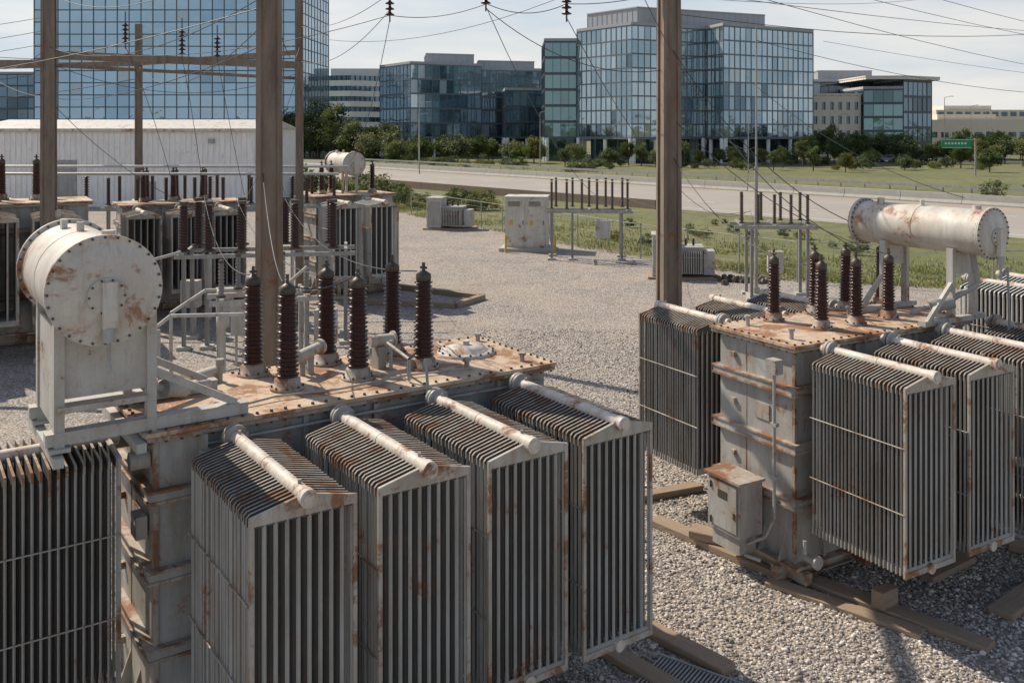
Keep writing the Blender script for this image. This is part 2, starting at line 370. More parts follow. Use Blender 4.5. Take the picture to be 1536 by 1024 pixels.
b.tube([(-.12,2.2,3.3),(-.12,2.2,1.0),(-.2,2.3,.7),(-.3,2.6,.5)],.024,0,8)
b.box(-.2,-.04,2.1,2.3,3.2,3.42,0)
b.tube([(-.3,2.75,.6),(-.35,2.6,.35),(-.2,2.4,.3)],.03,0,8)
for z in(2.4,1.6): b.box(-.15,-.08,2.14,2.26,z,z+.05,0)
for x,y in((.35,2.3),(.5,3.4),(1.8,3.0),(2.6,3.1)): b.cyl((x,y,3.65),(x,y,3.78),.035,0,12); b.cyl((x,y,3.78),(x,y,3.82),.055,0,12)
b.cyl((.15,1.86,.5),(.15,1.6,.5),.06,0,12); b.cyl((.15,1.62,.5),(.15,1.58,.5),.1,0,12); b.cyl((.05,1.75,.6),(.05,1.75,.8),.03,0,8)
b.obj('control_cabinet',[GREY,BELT,BOLT],e2)
b=B(); b.tube([(4.0,1.7,4.8),(4.0,1.6,4.3),(3.6,1.9,4.0),(3.2,2.3,3.8)],.05,0,10); b.cyl((3.7,1.85,4.0),(3.4,2.1,3.9),.12,0,12)
b.tube([(4.35,1.3,4.6),(4.4,1.3,3.6),(4.4,1.5,2.6)],.02,0,6); b.obj('oil_pipe',[GREY],e2)

# ---------------- background transformers (mid left)
def small_transformer(loc,ang,scale,rads,RM,cons=None,L=4.2,bush=((.9,2.9),(1.9,2.9),(2.9,2.9),(1.1,3.5),(2.1,3.5),(3.1,3.5))):
    e=empty('power_transformer',loc,R(ang),scale)
    for k in rads: put('radiator_%d'%(k+1),RM,e,(1.34*k,0,0))
    for k in range(2): put('rear_radiator_%d'%(k+1),RM,e,(1.5+1.36*k,5.6,0),R(180))
    tank(e,0,L,1.9,3.8,3.65,(2.86,2.0,1.16),True)
    for k,(x,y) in enumerate(bush): put('bushing_%d'%(k+1),BMS,e,(x,y,3.65))
    if cons:
        conservator(e,*cons); b=B(); x,y0,y1,z,r=cons
        for y in(y0+.4,y1-.4):
            for q in(x-.3,x+.25): b.box(q,q+.08,y,y+.08,3.66,z-r*.6,0)
        b.obj('conservator_frame',[STEELW],e)
    return e
small_transformer((-17.2,26.2,0),30,1.25,(0,1,2),RM5)
small_transformer((-13.6,33.0,0),30,1.12,(0,1,2),RM5)
small_transformer((-6.9,36.2,0),32,1.15,(0,1),RM4,(1.7,2.4,4.2,4.75,.4),3.2,((.6,2.8),(1.2,3.4),(2.6,2.8)))
e5=empty('radiator_bank',(10.8,19.6,0),R(30))
for k in range(3): put('radiator_%d'%(k+1),RM4,e5,(1.3*k,0,0),None)
b=B()
for y in(.2,1.3): b.box(-.1,3.8,y,y+.15,.0,.86,0)
b.obj('stand',[BELT],e5)

# ---------------------------------------------------------------- timbers etc
def timber(x0,y0,x1,y1,w=.26,h=.12,z=.012):
    b=B(); L=math.hypot(x1-x0,y1-y0)
    b.box(0,L,-w/2,w/2,0,h); 
    me=b.mesh('timber',[TIMB]); o=put('wooden_sleeper',me,None,(x0,y0,z),math.atan2(y1-y0,x1-x0))
    bm=o.modifiers.new('bev','BEVEL'); bm.width=.012; bm.segments=1
timber(2.5,16.35,4.2,14.3,.3); timber(2.2,17.3,3.6,17.9); timber(4.3,14.45,6.35,12.35,.30,.09); timber(3.9,14.2,5.6,12.7,.26,.07)
timber(6.3,14.3,7.3,15.0,.35,.1); timber(6.9,13.2,7.9,14.0,.35,.1); timber(7.9,14.3,9.2,13.5,.3); timber(8.2,15.4,9.4,14.6,.3)
timber(5.2,13.3,5.5,13.5,.2,.25,.08); timber(1.6,13.1,2.75,11.8,.28); timber(1.0,12.6,2.1,11.3,.28,.1)
timber(-4.9,40.5,-1.2,38,.3,.2); timber(-1.2,38,-2.2,36.2,.3,.2); timber(-6,37,-2.2,36.2,.3,.2); timber(3.0,15.6,3.9,15.1,.35,.14,.14)
b=B()
for k in range(26): b.box(k*.05,k*.05+.022,0,1.4,.0,.05)
b.box(-.02,1.32,0,.03,.0,.06); b.box(-.02,1.32,1.37,1.4,.0,.06); b.obj('steel_grating',[STEEL],None,(1.15,11.0,.03),R(-35))

# ---------------------------------------------------------------- poles and portal
def pole(x,y,H,w,name='utility_pole',taper=.85,z0=0):
    b=B(); t=taper
    def fr(w0,w1,d0,d1,m=0):
        vs=[(-w0,-d0,0),(w0,-d0,0),(w0,d0,0),(-w0,d0,0),(-w1,-d1,H),(w1,-d1,H),(w1,d1,H),(-w1,d1,H)]
        b.add(vs,[(0,3,2,1),(4,5,6,7),(0,1,5,4),(1,2,6,5),(2,3,7,6),(3,0,4,7)],m)
    fr(w*.40,w*.40*t,w*.40,w*.40*t)
    for sx in(-1,1):
        for sy in(-1,1):
            ax=w*.5*sx; bx=w*.30*sx; ay=w*.5*sy; by=w*.30*sy
            vs=[(ax,ay,0),(bx,ay,0),(bx,by,0),(ax,by,0)]; vs+=[(q*t,r*t,H) for q,r,_ in vs]
            f=[(0,3,2,1),(4,5,6,7),(0,1,5,4),(1,2,6,5),(2,3,7,6),(3,0,4,7)]
            if sx*sy<0: f=[tuple(reversed(q)) for q in f]
            b.add(vs,f,0)
    b.box(-w*.8,w*.8,-w*.8,w*.8,0,.15,1)
    return b.obj(name,[POLE,CONC],None,(x,y,0),R(14))
pole(-3.9,15.0,10.2,.46); pole(3.36,20.0,12.5,.44)
e=empty('steel_portal_frame',(0,0,0))
o=pole(-13.9,28,13,.42,'column_1'); o.parent=e
o=pole(-7.4,32.5,13,.29,'column_2'); o.parent=e
o=pole(-15.2,38,11.2,.3,'column_3'); o.parent=e
o=pole(-22.5,40,10.6,.35,'column_4'); o.parent=e
b=B()
b.bar((-13.9,28,9.15),(-7.4,32.5,9.15),.2,.24); b.bar((-22.4,29,9.0),(-13.9,28,8.9),.16,.18)
b.bar((-13.9,28.3,8.85),(-7.4,32.8,8.7),.1,.1); b.bar((-15.2,38,9.6),(-22.5,40,9.6),.14,.2); b.bar((-15.2,38,9.6),(-7.4,32.5,9.6),.12,.16)
b.obj('beam',[POLE],e)

def ins_string(x,y,z,n=5,r=.11,tilt=0):
    b=B(); pr=[]; 
    for i in range(n): 
        q=-.13*i; pr+=[(.03,q),(.04,q-.03),(r,q-.07),(r*.95,q-.085),(.03,q-.10)]
    b.lathe(pr,(0,0,0),n=14,m=0); b.cyl((0,0,.35),(0,0,-.13*n-.12),.018,1,6)
    o=b.obj('insulator_string',[PORC,BOLT],None,(x,y,z)); o.rotation_euler=(tilt,tilt,0)
for a in((-2.88,22,9.95,3),(-.56,20,9.95,3),(1.17,20,9.72,3),(-11.6,28,10.1,5),(-9.9,28,9.9,6),(-9.0,28.5,9.75,5)): ins_string(*a)
b=B(); b.bar((-4.0,15.2,10.1),(-2.9,22,10.5),.14,.2); b.bar((-3.3,22.2,10.4),(3.36,20,10.4),.2,.25); b.obj('strain_beam',[POLE])

def wire(p0,p1,sag=.5,r=.012,n=18):
    b=B(); p0=Vector(p0);p1=Vector(p1); pts=[]
    for i in range(n+1):
        t=i/n; p=p0.lerp(p1,t); p.z-=4*sag*t*(1-t); pts.append(p)
    b.tube(pts,r,0,5); b.obj('power_line',[WIRE])
W=[((-2.88,22,9.5),(-7,38,5.6),1.2),((-.54,20,9.5),(5.9,48,3.4),1.6),((1.17,20,9.3),(10.1,40,3.4),1.6),((2.6,20,10.2),(5.84,15.8,4.9),.9),
((3.2,20,9.0),(7.3,17.4,4.9),.9),((-2.88,22,9.6),(-13.9,28,9.3),.5),((-.54,20,9.6),(-2.88,22,9.6),.15),((1.17,20,9.6),(-.54,20,9.6),.2),
((-3.9,15,9.1),(-13.9,28,9.4),.6),((-3.9,15,8.7),(-15.2,38,9.5),.9),((-11.6,28,9.4),(-11,30.3,5.1),-.3),((-9.9,28,9.1),(-9.9,30,4.8),-.2),((-9.0,28.5,9.1),(-8.6,30,4.8),.1),
((-13.9,28,10.3),(-30,30,9.9),.5),((-13.9,28,9.9),(-30,27,8.7),.5),((-13.9,28,9.5),(-30,34,9.6),.5),((-13.9,28,8.6),(-30,28,7.6),.3),
((-1.32,12.9,4.95),(-7.3,30,4.7),.6),((-2.9,11.8,4.98),(-3.95,14.8,6.2),.3),((-3.4,12.4,4.98),(-9.9,30,4.8),.7),((-2.1,12.2,4.98),(-8.9,30,4.8),.7),
((5.1,15.3,4.75),(10.2,40,3.5),.8),((6.5,16.1,4.75),(3.4,20,7.2),.4),((4.45,16,4.75),(3.4,20,6.4),.3),((-4,15,9.6),(3.36,20,10.0),.4),
((3.36,20,10.3),(60,75,11.5),1.5),((3.36,20,10.9),(60,75,14),1.5),((3.36,20,11.5),(60,70,13),1.5),((20,60,12.6),(90,100,11),1.2),((-7.4,32.5,10.5),(-2.9,22,10.1),.3),
((10.2,40,3.4),(5.9,48,3.4),.4),((10.2,40,9),(16,33,4.5),.6),((-3.9,15,9.9),(-9,9,11.5),.1),
((-13.9,28,11),(-3.9,15,9.9),.7),((-7.4,32.5,10.2),(3.36,20,10.8),.9),((-7.4,32.5,9.3),(-2.9,22,9.7),.5),((-22.5,40,9.7),(-13.9,28,9.4),.4),((-22,28,8.4),(-3.9,15,8.9),.5),
((3.36,20,9.9),(70,90,17),1.0),((1.17,20,9.6),(3.36,20,9.9),.1),((-7.4,32.5,9.0),(-8.5,30,4.8),.3),((-.56,20,10.2),(30,60,16),.8),
((3.3,19.8,8.4),(10.1,38.6,6.2),.7),((10.1,38.6,10.6),(40,60,9.2),.8),((-3.8,15,7.6),(-7.3,30,5.0),.6),((-2.9,11.8,4.98),(-2.1,12.2,4.98),.12),((-13.9,28,7.8),(-10.3,29.3,4.6),.3),
((-13.9,28,9.0),(-26,24,10.5),.3),((-13.9,28,8.9),(-7.4,32.5,8.9),.8),((-3.9,15,8.3),(-22.5,40,9.3),1.0),((-3.9,15,9.5),(-.56,20,9.9),.3),((-3.9,15,9.3),(-7.4,32.5,9.8),.8),
((1.17,20,9.9),(12,26,11.8),.4),((3.36,20,10.0),(26,34,14.5),.6),((3.36,20,9.4),(34,44,13.5),1.2),((-.56,20,9.5),(3.36,20,8.2),.5),((-7.4,32.5,9.9),(-26,55,11),.8),((-15.2,38,9.0),(-26,34,7.9),.4)]
for w in W: wire(w[0],w[1],w[2],.009 if w[0][1]<35 else .013)

# ---------------------------------------------------------------- bus support structures
def bus_support(name,loc,ang,Lx,Ly,H,legs,posts,ph,boxes=(),mat=STEEL,pr=.07,pm=PORC):
    e=empty(name,loc,R(ang)); b=B()
    for x,y in legs:
        b.box(x-.06,x+.06,y-.015,y+.015,0,H,0); b.box(x-.062,x-.045,y-.06,y+.06,0,H,0); b.box(x+.045,x+.062,y-.06,y+.06,0,H,0); b.box(x-.2,x+.2,y-.2,y+.2,0,.12,1)
    for y in(0,Ly):
        b.box(-.3,Lx+.3,y-.05,y+.05,H,H+.13,0); 
    for x in(0,Lx/2,Lx): b.box(x-.05,x+.05,-.3,Ly+.3,H+.132,H+.22,0)
    b.obj('frame',[mat,CONC],e)
    b=B()
    for x,y in posts:
        n=int(ph/.09); p=[(pr*.6,0)]
        for i in range(n): z=.03+i*.09; p+=[(pr*.65,z),(pr,z+.03),(pr*.65,z+.06)]
        b.lathe(p,(x,y,H+.222),n=10,m=0); b.cyl((x,y,H+.22),(x,y,H+.27),pr*1.3,1,10); b.cyl((x,y,H+.2+ph),(x,y,H+.3+ph),pr*.8,1,8)
    b.obj('post_insulators',[pm,BOLT],e)
    b=B()
    for p in boxes: b.box(*p,0); b.box(p[0]-.02,p[1]+.02,p[2]-.02,p[3]+.02,p[5],p[5]+.03,0)
    if boxes: b.obj('junction_box',[STEELW],e)
    return e
bus_support('bus_support_structure',(-10.3,29.3,0),10,5.0,1.6,2.85,[(0,0),(.7,0),(2.4,0),(5,0),(0,1.6),(2.4,1.6),(5,1.6)],[(0,0),(.75,0),(1.75,0),(3.4,.2),(4.6,.2),(0.2,1.6),(1.6,1.6),(3,1.6),(4.5,1.6)],1.5,[(1.0,1.5,-.3,0,1.2,1.9)],STEEL,.17)
bus_support('bus_support_structure',(-7.6,24.4,0),20,2.2,1.2,2.3,[(0,0),(2.2,0),(0,1.2),(2.2,1.2)],[(0,0),(1.1,0),(2.2,0),(.5,1.2),(1.7,1.2)],.9,[(.8,1.2,-.3,0,1.0,1.6)],STEELW,.09,GPORC)
bus_support('bus_support_structure',(-16,37,0),8,9,1.6,3.7,[(0,0),(3,0),(6,0),(9,0),(0,1.6),(9,1.6)],[(i*1.1,0) for i in range(9)]+[(i*1.3,1.6) for i in range(7)],1.0,[],STEELW,.09)
bus_support('bus_support_structure',(2.1,49.5,0),-4,4.0,1.5,2.5,[(0,0),(1.1,0),(3.7,0),(0,1.5),(3.7,1.5)],[(i*.8,0) for i in range(6)]+[(.2+i*.9,1.5) for i in range(5)],1.5,[(2.3,3.1,-.35,0,1.2,2.1)],STEEL,.085,BOLT)
bus_support('bus_support_structure',(9.3,37.8,0),-6,2.7,1.5,2.9,[(.4,0),(2.6,0),(.4,1.5),(2.6,1.5)],[(i*.65,0) for i in range(5)]+[(.2+i*.8,1.5) for i in range(4)],1.1,[(1.0,1.6,-.3,0,1.2,2.0)],STEEL,.08,BOLT)
b=B(); b.cyl((0,0,0),(0,0,5.4),.075,0,10); b.cyl((0,0,5.4),(0,0,11.2),.045,0,8,.02); b.box(-.35,.35,-.35,.35,0,.15,1); b.cyl((-.35,0,4.4),(-.35,0,5.2),.02,0,6); b.cyl((-.35,0,5.2),(0,0,5.35),.02,0,6)
b.box(-.12,.12,-.12,.12,.15,.4,0); b.obj('lightning_mast',[STEEL,CONC],None,(10.1,38.6,0))
b=B()
for y,z in((33,5.35),(34,5.3),(36,5.5)): b.cyl((-26,y,z),(-6.5,y+1,z-.05),.05,0,8)
for x in(-24,-19,-15.5,-11,-8): b.cyl((x,34,0),(x,34,4.4),.07,0,8); b.lathe([(.05,0)]+[(r,.03+i*.09+d) for i in range(9) for r,d in((.05,0),(.11,.03),(.05,.06))],(x,34,4.4),n=10,m=1)
b.obj('tubular_busbar',[COPPER,PORC])
b=B()
b.box(-9,-4.6,22.0,22.25,.3,.42,0); b.box(-9,-4.6,22.6,22.85,.3,.42,0)
for x in(-8.8,-7.4,-6,-4.8): b.box(x,x+.08,21.95,22.9,0,.3,0)
b.tube([(-9.5,26,0),(-9.5,26,1.8),(-8.6,26.2,2.4),(-7,26.4,2.4),(-6.4,26.5,0)],.05,0,8)
b.tube([(-6.2,24.5,0),(-6.2,24.5,2.6),(-5.4,24.6,3.3)],.04,0,8); b.tube([(-12,27,0),(-12,27,2.7),(-10.3,29,3.1)],.05,0,8)
b.tube([(-8.4,21.5,0),(-8.4,21.5,2.2),(-7.9,21.6,2.6),(-6.2,21.8,2.6),(-5.6,21.9,2.2),(-5.6,21.9,0)],.045,0,8)
b.lathe([(.12,0),(.12,.1),(.07,.12),(.07,1.7),(.16,1.75),(.16,2.0),(.1,2.05),(.0,2.1)],(-7.0,22.6,.4),n=12,m=0)
for x,y in((-8.2,27.2),(-5.6,26.4),(-11.2,31.5),(-9.6,23.5)):
    b.box(x,x+.6,y,y+.4,.9,1.8,0); b.box(x+.1,x+.16,y+.1,y+.16,0,.9,0); b.box(x+.44,x+.5,y+.1,y+.16,0,.9,0)
b.obj('pipework',[STEELW])

def cabinet(name,loc,ang,parts,roof=True):
    b=B()
    for (x0,x1,y0,y1,z0,z1) in parts:
        b.box(x0,x1,y0,y1,z0,z1,0)
        if roof: b.box(x0-.06,x1+.06,y0-.06,y1+.06,z1,z1+.06,0)
        n=max(1,int((x1-x0)/1.0)); w=(x1-x0)/n
        for k in range(n):
            b.box(x0+k*w+.06,x0+(k+1)*w-.06,y0-.025,y0-.002,z0+.1,z1-.1,0)
            b.box(x0+(k+1)*w-.16,x0+(k+1)*w-.12,y0-.05,y0-.026,(z0+z1)/2-.12,(z0+z1)/2+.12,1)
            for q in range(5): b.box(x0+k*w+.18,x0+(k+1)*w-.3,y0-.035,y0-.026,z1-.5+q*.06,z1-.47+q*.06,1)
            b.box(x0+k*w+.25,x0+k*w+.45,y0-.034,y0-.026,z0+(z1-z0)*.45,z0+(z1-z0)*.55,2)
    b.obj(name,[CABW,BOLT,YP],None,loc,R(ang))
cabinet('switchgear_cabinet',(-.4,53.3,0),-8,[(0,2.35,0,1.8,.2,3.05)])
b=B(); b.box(-.2,2.8,-.4,2.2,0,.2,0); b.obj('concrete_pad',[CONC],None,(-.5,53.2,0),R(-8))
b=B()
for x,y in((-.35,52.4),(2.4,52.2)): b.cyl((x,y,0),(x,y,1.0),.07,0,10)
b.obj('yellow_bollard',[YP])
def skid(loc,ang,s):
    e=empty('pad_mounted_transformer',loc,R(ang),s); b=B()
    b.box(-.2,3.0,-.2,1.8,0,.12,1); b.box(0,.95,0,1.5,.15,2.0,0); b.box(-.05,1.0,-.05,1.55,2.0,2.06,0); b.box(.1,.45,-.03,0,.3,1.8,2); b.box(.5,.88,-.03,0,.3,1.8,2)
    b.box(.97,2.3,.15,1.35,.25,1.45,2); b.box(.93,2.34,.1,1.4,1.452,1.5,0)
    for k in range(12): b.box(1.02+k*.105,1.05+k*.105,-.12,.15,.3,1.3,0)
    b.box(1.0,2.3,.0,.02,1.0,1.05,0); b.box(2.35,2.85,.3,1.2,.2,1.3,0)
    for x in(1.2,1.55,1.9): b.lathe([(.05,0)]+[(r,.03+i*.08+d) for i in range(4) for r,d in((.04,0),(.08,.03),(.04,.06))],(x,.7,1.5),n=10,m=3)
    b.obj('body',[STEELW,TIMB,STEEL,PORC],e)
skid((-5.9,64.5,0),-10,1.08); skid((6.5,43.2,0),-8,1.0)
b=B()
for k in range(60):
    x=random.gauss(0,.6);y=random.gauss(0,.35);r=random.uniform(.08,.2); b.cyl((x,y,0),(x+random.uniform(-.1,.1),y,r*1.3),r,0,6,r*.5,sm=False)
b.obj('scrap_pile',[BOLT],None,(10.6,42.4,0))

e=empty('metal_shed',(-49,84,0),R(-2)); b=B(); Lx=26; Hh=7.0
n=int(Lx/.5)
for k in range(n):
    x=k*.5; b.box(x,x+.38,0,.05,.3,Hh,0); 
b.box(0,Lx,.05,14,0,Hh,0)
for k in range(28): b.box(Lx,Lx+.05,.1+k*.5,.46+k*.5,.3,Hh,0)
b.obj('walls',[paint('shed_cladding',(.86,.84,.81),.12,.4,.5)],e)
b=B(); b.add([(-.3,-.3,Hh),(Lx+.3,-.3,Hh),(Lx+.3,7,Hh+.9),(-.3,7,Hh+.9),(Lx+.3,14.3,Hh),(-.3,14.3,Hh)],[(0,1,2,3),(3,2,4,5),(1,4,2),(0,3,5)]); b.box(-.35,Lx+.35,-.36,-.3,Hh-.25,Hh+.02)
b.obj('roof',[paint('shed_roof',(.62,.60,.56),.45,.7,.5)],e)
b=B(); b.box(16,17.2,-.06,-.01,0,2.3); b.box(6,10,-.06,-.01,0,4.2); b.box(22,22.5,-.3,0,5.7,6.1); b.obj('doors',[STEEL],e)

# ---------------------------------------------------------------- office buildings
def glass(name,col,rough=.05,metal=.8):
    m=N(name); v=m.coord(); n=m.noise(v,.06,4,.5)  # broad tint variation stands in for reflected surroundings
    m.set(Base_Color=m.mix(n,tuple(c*.8 for c in col),tuple(min(1,c*1.2) for c in col)),Roughness=rough,Metallic=metal)
    m.bump(m.noise(v,.35,2,.5),.12,.25); return m.m
GA=[glass('glass_sky',(.32,.44,.54)),glass('glass_sky2',(.26,.38,.48)),glass('glass_sky3',(.20,.30,.39)),glass('glass_sky4',(.38,.48,.55),.2,.5)]
GL=[glass('glass_blue',(.38,.46,.51)),glass('glass_mid',(.25,.33,.38)),glass('glass_dark',(.12,.17,.21)),glass('glass_blind',(.45,.52,.56),.2,.5)]
GD=[glass('glass_navy',(.15,.21,.27)),glass('glass_navy2',(.12,.17,.21)),glass('glass_navy3',(.08,.11,.135)),glass('glass_navy_blind',(.2,.27,.33),.2,.5)]
GT=[glass('glass_teal',(.15,.24,.27)),glass('glass_teal2',(.11,.18,.21)),glass('glass_teal3',(.08,.13,.15)),glass('glass_teal4',(.22,.31,.33),.2,.5)]
MUL=plain('mullion',(.09,.115,.14),.5,.4); CLAD=plain('pale_cladding',(.74,.70,.63),.7,0,.12,.4)
MULL=plain('mullion_light',(.16,.19,.22),.5,.4)
GREYC=plain('grey_cladding',(.38,.39,.41),.7,0,.15,.4); BEIGE=plain('beige_cladding',(.68,.60,.50),.8,0,.12,.4); COLM=plain('column_white',(.8,.8,.77),.6)
def block(e,name,foot,z0,z1,fl,bay,gl,mul=MUL,sp=.5,mw=.14,base='cols',seed=0,roof=GREYC,parapet=.6,dark=.25,clump=1.0):
    P=[Vector((x,y,0)) for x,y in foot]; rnd=random.Random(seed+11)
    b=B(); g=B(); n=len(P)
    cen=sum(P,Vector())/n
    ins=[p+(cen-p).normalized()*.4 for p in P]
    vs=[(p.x,p.y,z0) for p in ins]+[(p.x,p.y,z1-.1) for p in ins]
    b.add(vs,[(i,(i+1)%n,(i+1)%n+n,i+n) for i in range(n)]+[tuple(range(n-1,-1,-1)),tuple(range(n,2*n))],1)
    for i in range(n):
        a=P[i]; c=P[(i+1)%n]; d=c-a; L=d.length; d.normalize(); out=Vector((d.y,-d.x,0))
        nb=max(1,round(L/bay)); w=L/nb; nf=max(1,round((z1-z0)/fl)); h=(z1-z0)/nf
        for f in range(nf):
            for k in range(nb):
                q=a+d*(k*w); za=z0+f*h; zb=za+h
                s_=.025; o=[rnd.uniform(-s_,s_) for _ in range(4)]
                c4=[q+out*o[0],q+d*w+out*o[1],q+d*w+out*(o[1]+o[2]),q+out*(o[0]+o[2])]
                zz=[za,za,zb,zb]
                nv=clump*noise.noise(Vector((q.x*.08+seed,q.y*.08,za*.12)))+rnd.uniform(-.12,.12)+.012*(za-z0)-.04  # noise-clumped pane tints imitate reflections of neighbouring buildings
                mi=0 if nv>-.05 else (1 if nv>-dark else 2)
                if rnd.random()<.04: mi=3
                g.add([(p.x,p.y,z) for p,z in zip(c4,zz)],[(0,1,2,3)],mi)
        for k in range(nb+1):
            q=a+d*(k*w)+out*.03; b.bar((q.x,q.y,z0),(q.x,q.y,z1),mw,.14,0,roll=(out.x,out.y,0))
        for f in range(nf+1):
            z=z0+f*h; q0=a+out*.02;q1=c+out*.02
            b.bar((q0.x,q0.y,z),(q1.x,q1.y,z),.12,sp if f else .5,0)
        b.bar((a.x,a.y,z1+parapet/2+.1),(c.x,c.y,z1+parapet/2+.1),.3,parapet,2)
        if base=='cols':
            nc=max(1,round(L/7))
            for k in range(nc+1):
                q=a+d*(L*k/nc)-out*.5; b.cyl((q.x,q.y,0),(q.x,q.y,z0),.42,3,10)
    b.add([(p.x,p.y,z1+.05) for p in P],[tuple(range(n))],2)
    if base=='cols':
        b.add([(p.x,p.y,z0-.26) for p in P],[tuple(range(n-1,-1,-1))],2)
        ins=[p+(cen-p)*.22 for p in P]; vs=[(p.x,p.y,0) for p in ins]+[(p.x,p.y,z0-.2) for p in ins]
        g.add(vs,[(i,(i+1)%n,(i+1)%n+n,i+n) for i in range(n)],2)
    b.obj(name+'_frame',[mul,DARK,roof,COLM],e); g.obj(name+'_windows',gl,e)
def plainblock(e,name,foot,z0,z1,mat):
    b=B(); n=len(foot); vs=[(x,y,z0) for x,y in foot]+[(x,y,z1) for x,y in foot]
    b.add(vs,[(i,(i+1)%n,(i+1)%n+n,i+n) for i in range(n)]+[tuple(range(n,2*n))],0)
    for i in range(n):
        a=foot[i];c=foot[(i+1)%n]; b.bar((*a,z1+.12),(*c,z1+.12),.35,.25,0)
        L=math.dist(a,c); k=int(L/1.5)
        for j in range(k):
            x=a[0]+(c[0]-a[0])*j/k; y=a[1]+(c[1]-a[1])*j/k; b.box(x-.06,x+.06,y-.06,y+.06,z0,z1,0)
    b.obj(name,[mat],e)
e=empty('glass_office_tower'); block(e,'tower',[(-128,250),(-58,250),(-56,285),(-128,285)],0,52,3.3,3.25,GA,MUL,.28,.24,None,1,dark=.3)
e=empty('office_building'); block(e,'wing',[(-165,262),(-133,262),(-133,290),(-165,290)],0,22.5,3.4,3,GD,MUL,.5,.15,None,2)
e=empty('banded_office_building'); b=B()
fx=[(-66.5,304),(-52,300),(-39,309),(-38,340),(-66.5,340)]
n=5
for i in range(7):
    z=1+i*3.35
    for (za,zb,mi,ins) in((z,z+1.75,0,0),(z+1.75,z+3.35,1,.35)):
        P=[Vector((x,y)) for x,y in fx]; c=sum(P,Vector((0,0)))/n; P=[p+(c-p).normalized()*ins for p in P]
        vs=[(p.x,p.y,za) for p in P]+[(p.x,p.y,zb) for p in P]
        b.add(vs,[(k,(k+1)%n,(k+1)%n+n,k+n) for k in range(n)]+[tuple(range(n,2*n)),tuple(range(n-1,-1,-1))],mi)
    for j in range(2):
        a=Vector(fx[j]);c=Vector(fx[j+1])
        for k in range(9): p=a.lerp(c,(k+.03)/9); b.box(p.x-.12,p.x+.12,p.y+.05,p.y+.4,z+1.75,z+3.35,2)
b.box(-60,-42,309,330,24.45,27.2,0)
b.obj('facade',[CLAD,GD[1],MUL],e)
e=empty('glass_office_building')
block(e,'main',[(-34.8,246),(-25.1,231),(-7.9,240),(-17,258)],5,23.2,3.6,1.9,GL,MULL,.4,.12,'cols',3)
block(e,'wing',[(-7.9,246),(9.2,250),(6,275),(-14,268)],5,22.6,3.6,1.9,[GL[0],GL[1],GL[1],GL[3]],MULL,.4,.12,'cols',4)
block(e,'annex',[(-1.6,228),(9.2,231),(8.8,246),(-2.4,243)],5,16.5,3.6,1.9,GD,MUL,.4,.12,'cols',5)
plainblock(e,'penthouse',[(-22,240),(-10,244),(-14,262),(-24,256)],23,26.4,GREYC); plainblock(e,'penthouse_2',[(-9,250),(6,254),(4,268),(-10,264)],22.6,25.3,GREYC)
e=empty('glass_office_building')
block(e,'wing',[(7.2,205),(16,205),(16,225),(7.2,225)],5.2,26.3,3.4,1.9,GT,MUL,.6,.1,'cols',6,dark=.0)
block(e,'main',[(14.2,204),(24.4,190),(41,198.5),(31,214)],5.2,28.2,2.9,1.6,GL,MULL,.3,.11,'cols',7,clump=.8)
block(e,'link',[(39,204),(45.5,201),(50,212),(42,215)],5.2,27.3,2.9,1.9,GD,MUL,.3,.12,'cols',8)
block(e,'east',[(43.4,191.5),(66.3,205.5),(60,221),(38,209)],5.2,28.2,2.9,1.6,GL,MULL,.3,.11,'cols',9,clump=.8)
plainblock(e,'penthouse',[(16.6,205.5),(26,193.5),(56,207),(54,222),(26,220)],28.2,32.2,GREYC)
e=empty('office_building')
b=B(); X0,X1,Y0=72.2,84.0,225; nfl,nb=4,6; H=15.2
b.box(X0,X1,Y0+.4,Y0+18,0,H-.01,1)
w=(X1-X0)/nb; h=3.4
for k in range(nb+1): b.box(X0+k*w-.55 if k else X0,X0+k*w+.55 if k<nb else X1,Y0,Y0+.45,0,H,0)
for f in range(nfl+1):
    zz=f*h; 
    for k in range(nb): b.box(X0+k*w+.55,X0+(k+1)*w-.55,Y0+.004,Y0+.44,zz if f else 0,min(zz+1.5,H),0)
b.box(X1-.01,X1+.2,Y0+.1,Y0+18,0,H,0); b.box(X0-.2,X1+.2,Y0-.1,Y0+18,H,H+.5,0); b.obj('masonry_wing',[BEIGE,GD[2]],e)
block(e,'glass_main',[(75.3,240),(97.5,240),(97,258),(75,258)],0,19.2,3.6,2,GD,MUL,.6,.12,None,10)
block(e,'glass_east',[(84.4,224),(93,222),(93,240),(84.6,240)],0,16.6,3.6,2,GT,MUL,.6,.12,None,12)
block(e,'glass_end',[(93.1,222),(102.5,228),(102,244),(93.1,240)],0,18.6,3.6,2,GD,MUL,.6,.12,None,11)
plainblock(e,'roof_slab',[(84,221.5),(93.5,220.5),(104,227),(104,245),(84,245)],18.9,19.5,CLAD)
plainblock(e,'penthouse',[(80,244),(94,244),(94,255),(80,255)],19.4,22.2,GREYC)
e=empty('low_office_building'); b=B()
for (x0,x1,y,H) in((118,190,265,9.8),(150,230,330,14)):
    b.box(x0,x1,y,y+20,0,H,0)
    for f in range(int(H/3.4)+1):
        for k in range(int((x1-x0)/3.2)): 
            if 3+f*3.5<H: b.box(x0+.6+k*3.2,x0+2.8+k*3.2,y-.02,y+.1,1.2+f*3.5,2.8+f*3.5,1)
    b.box(x0+5,x0+22,y+5,y+15,H,H+1.6,0)
b.obj('facade',[BEIGE,GD[2]],e)

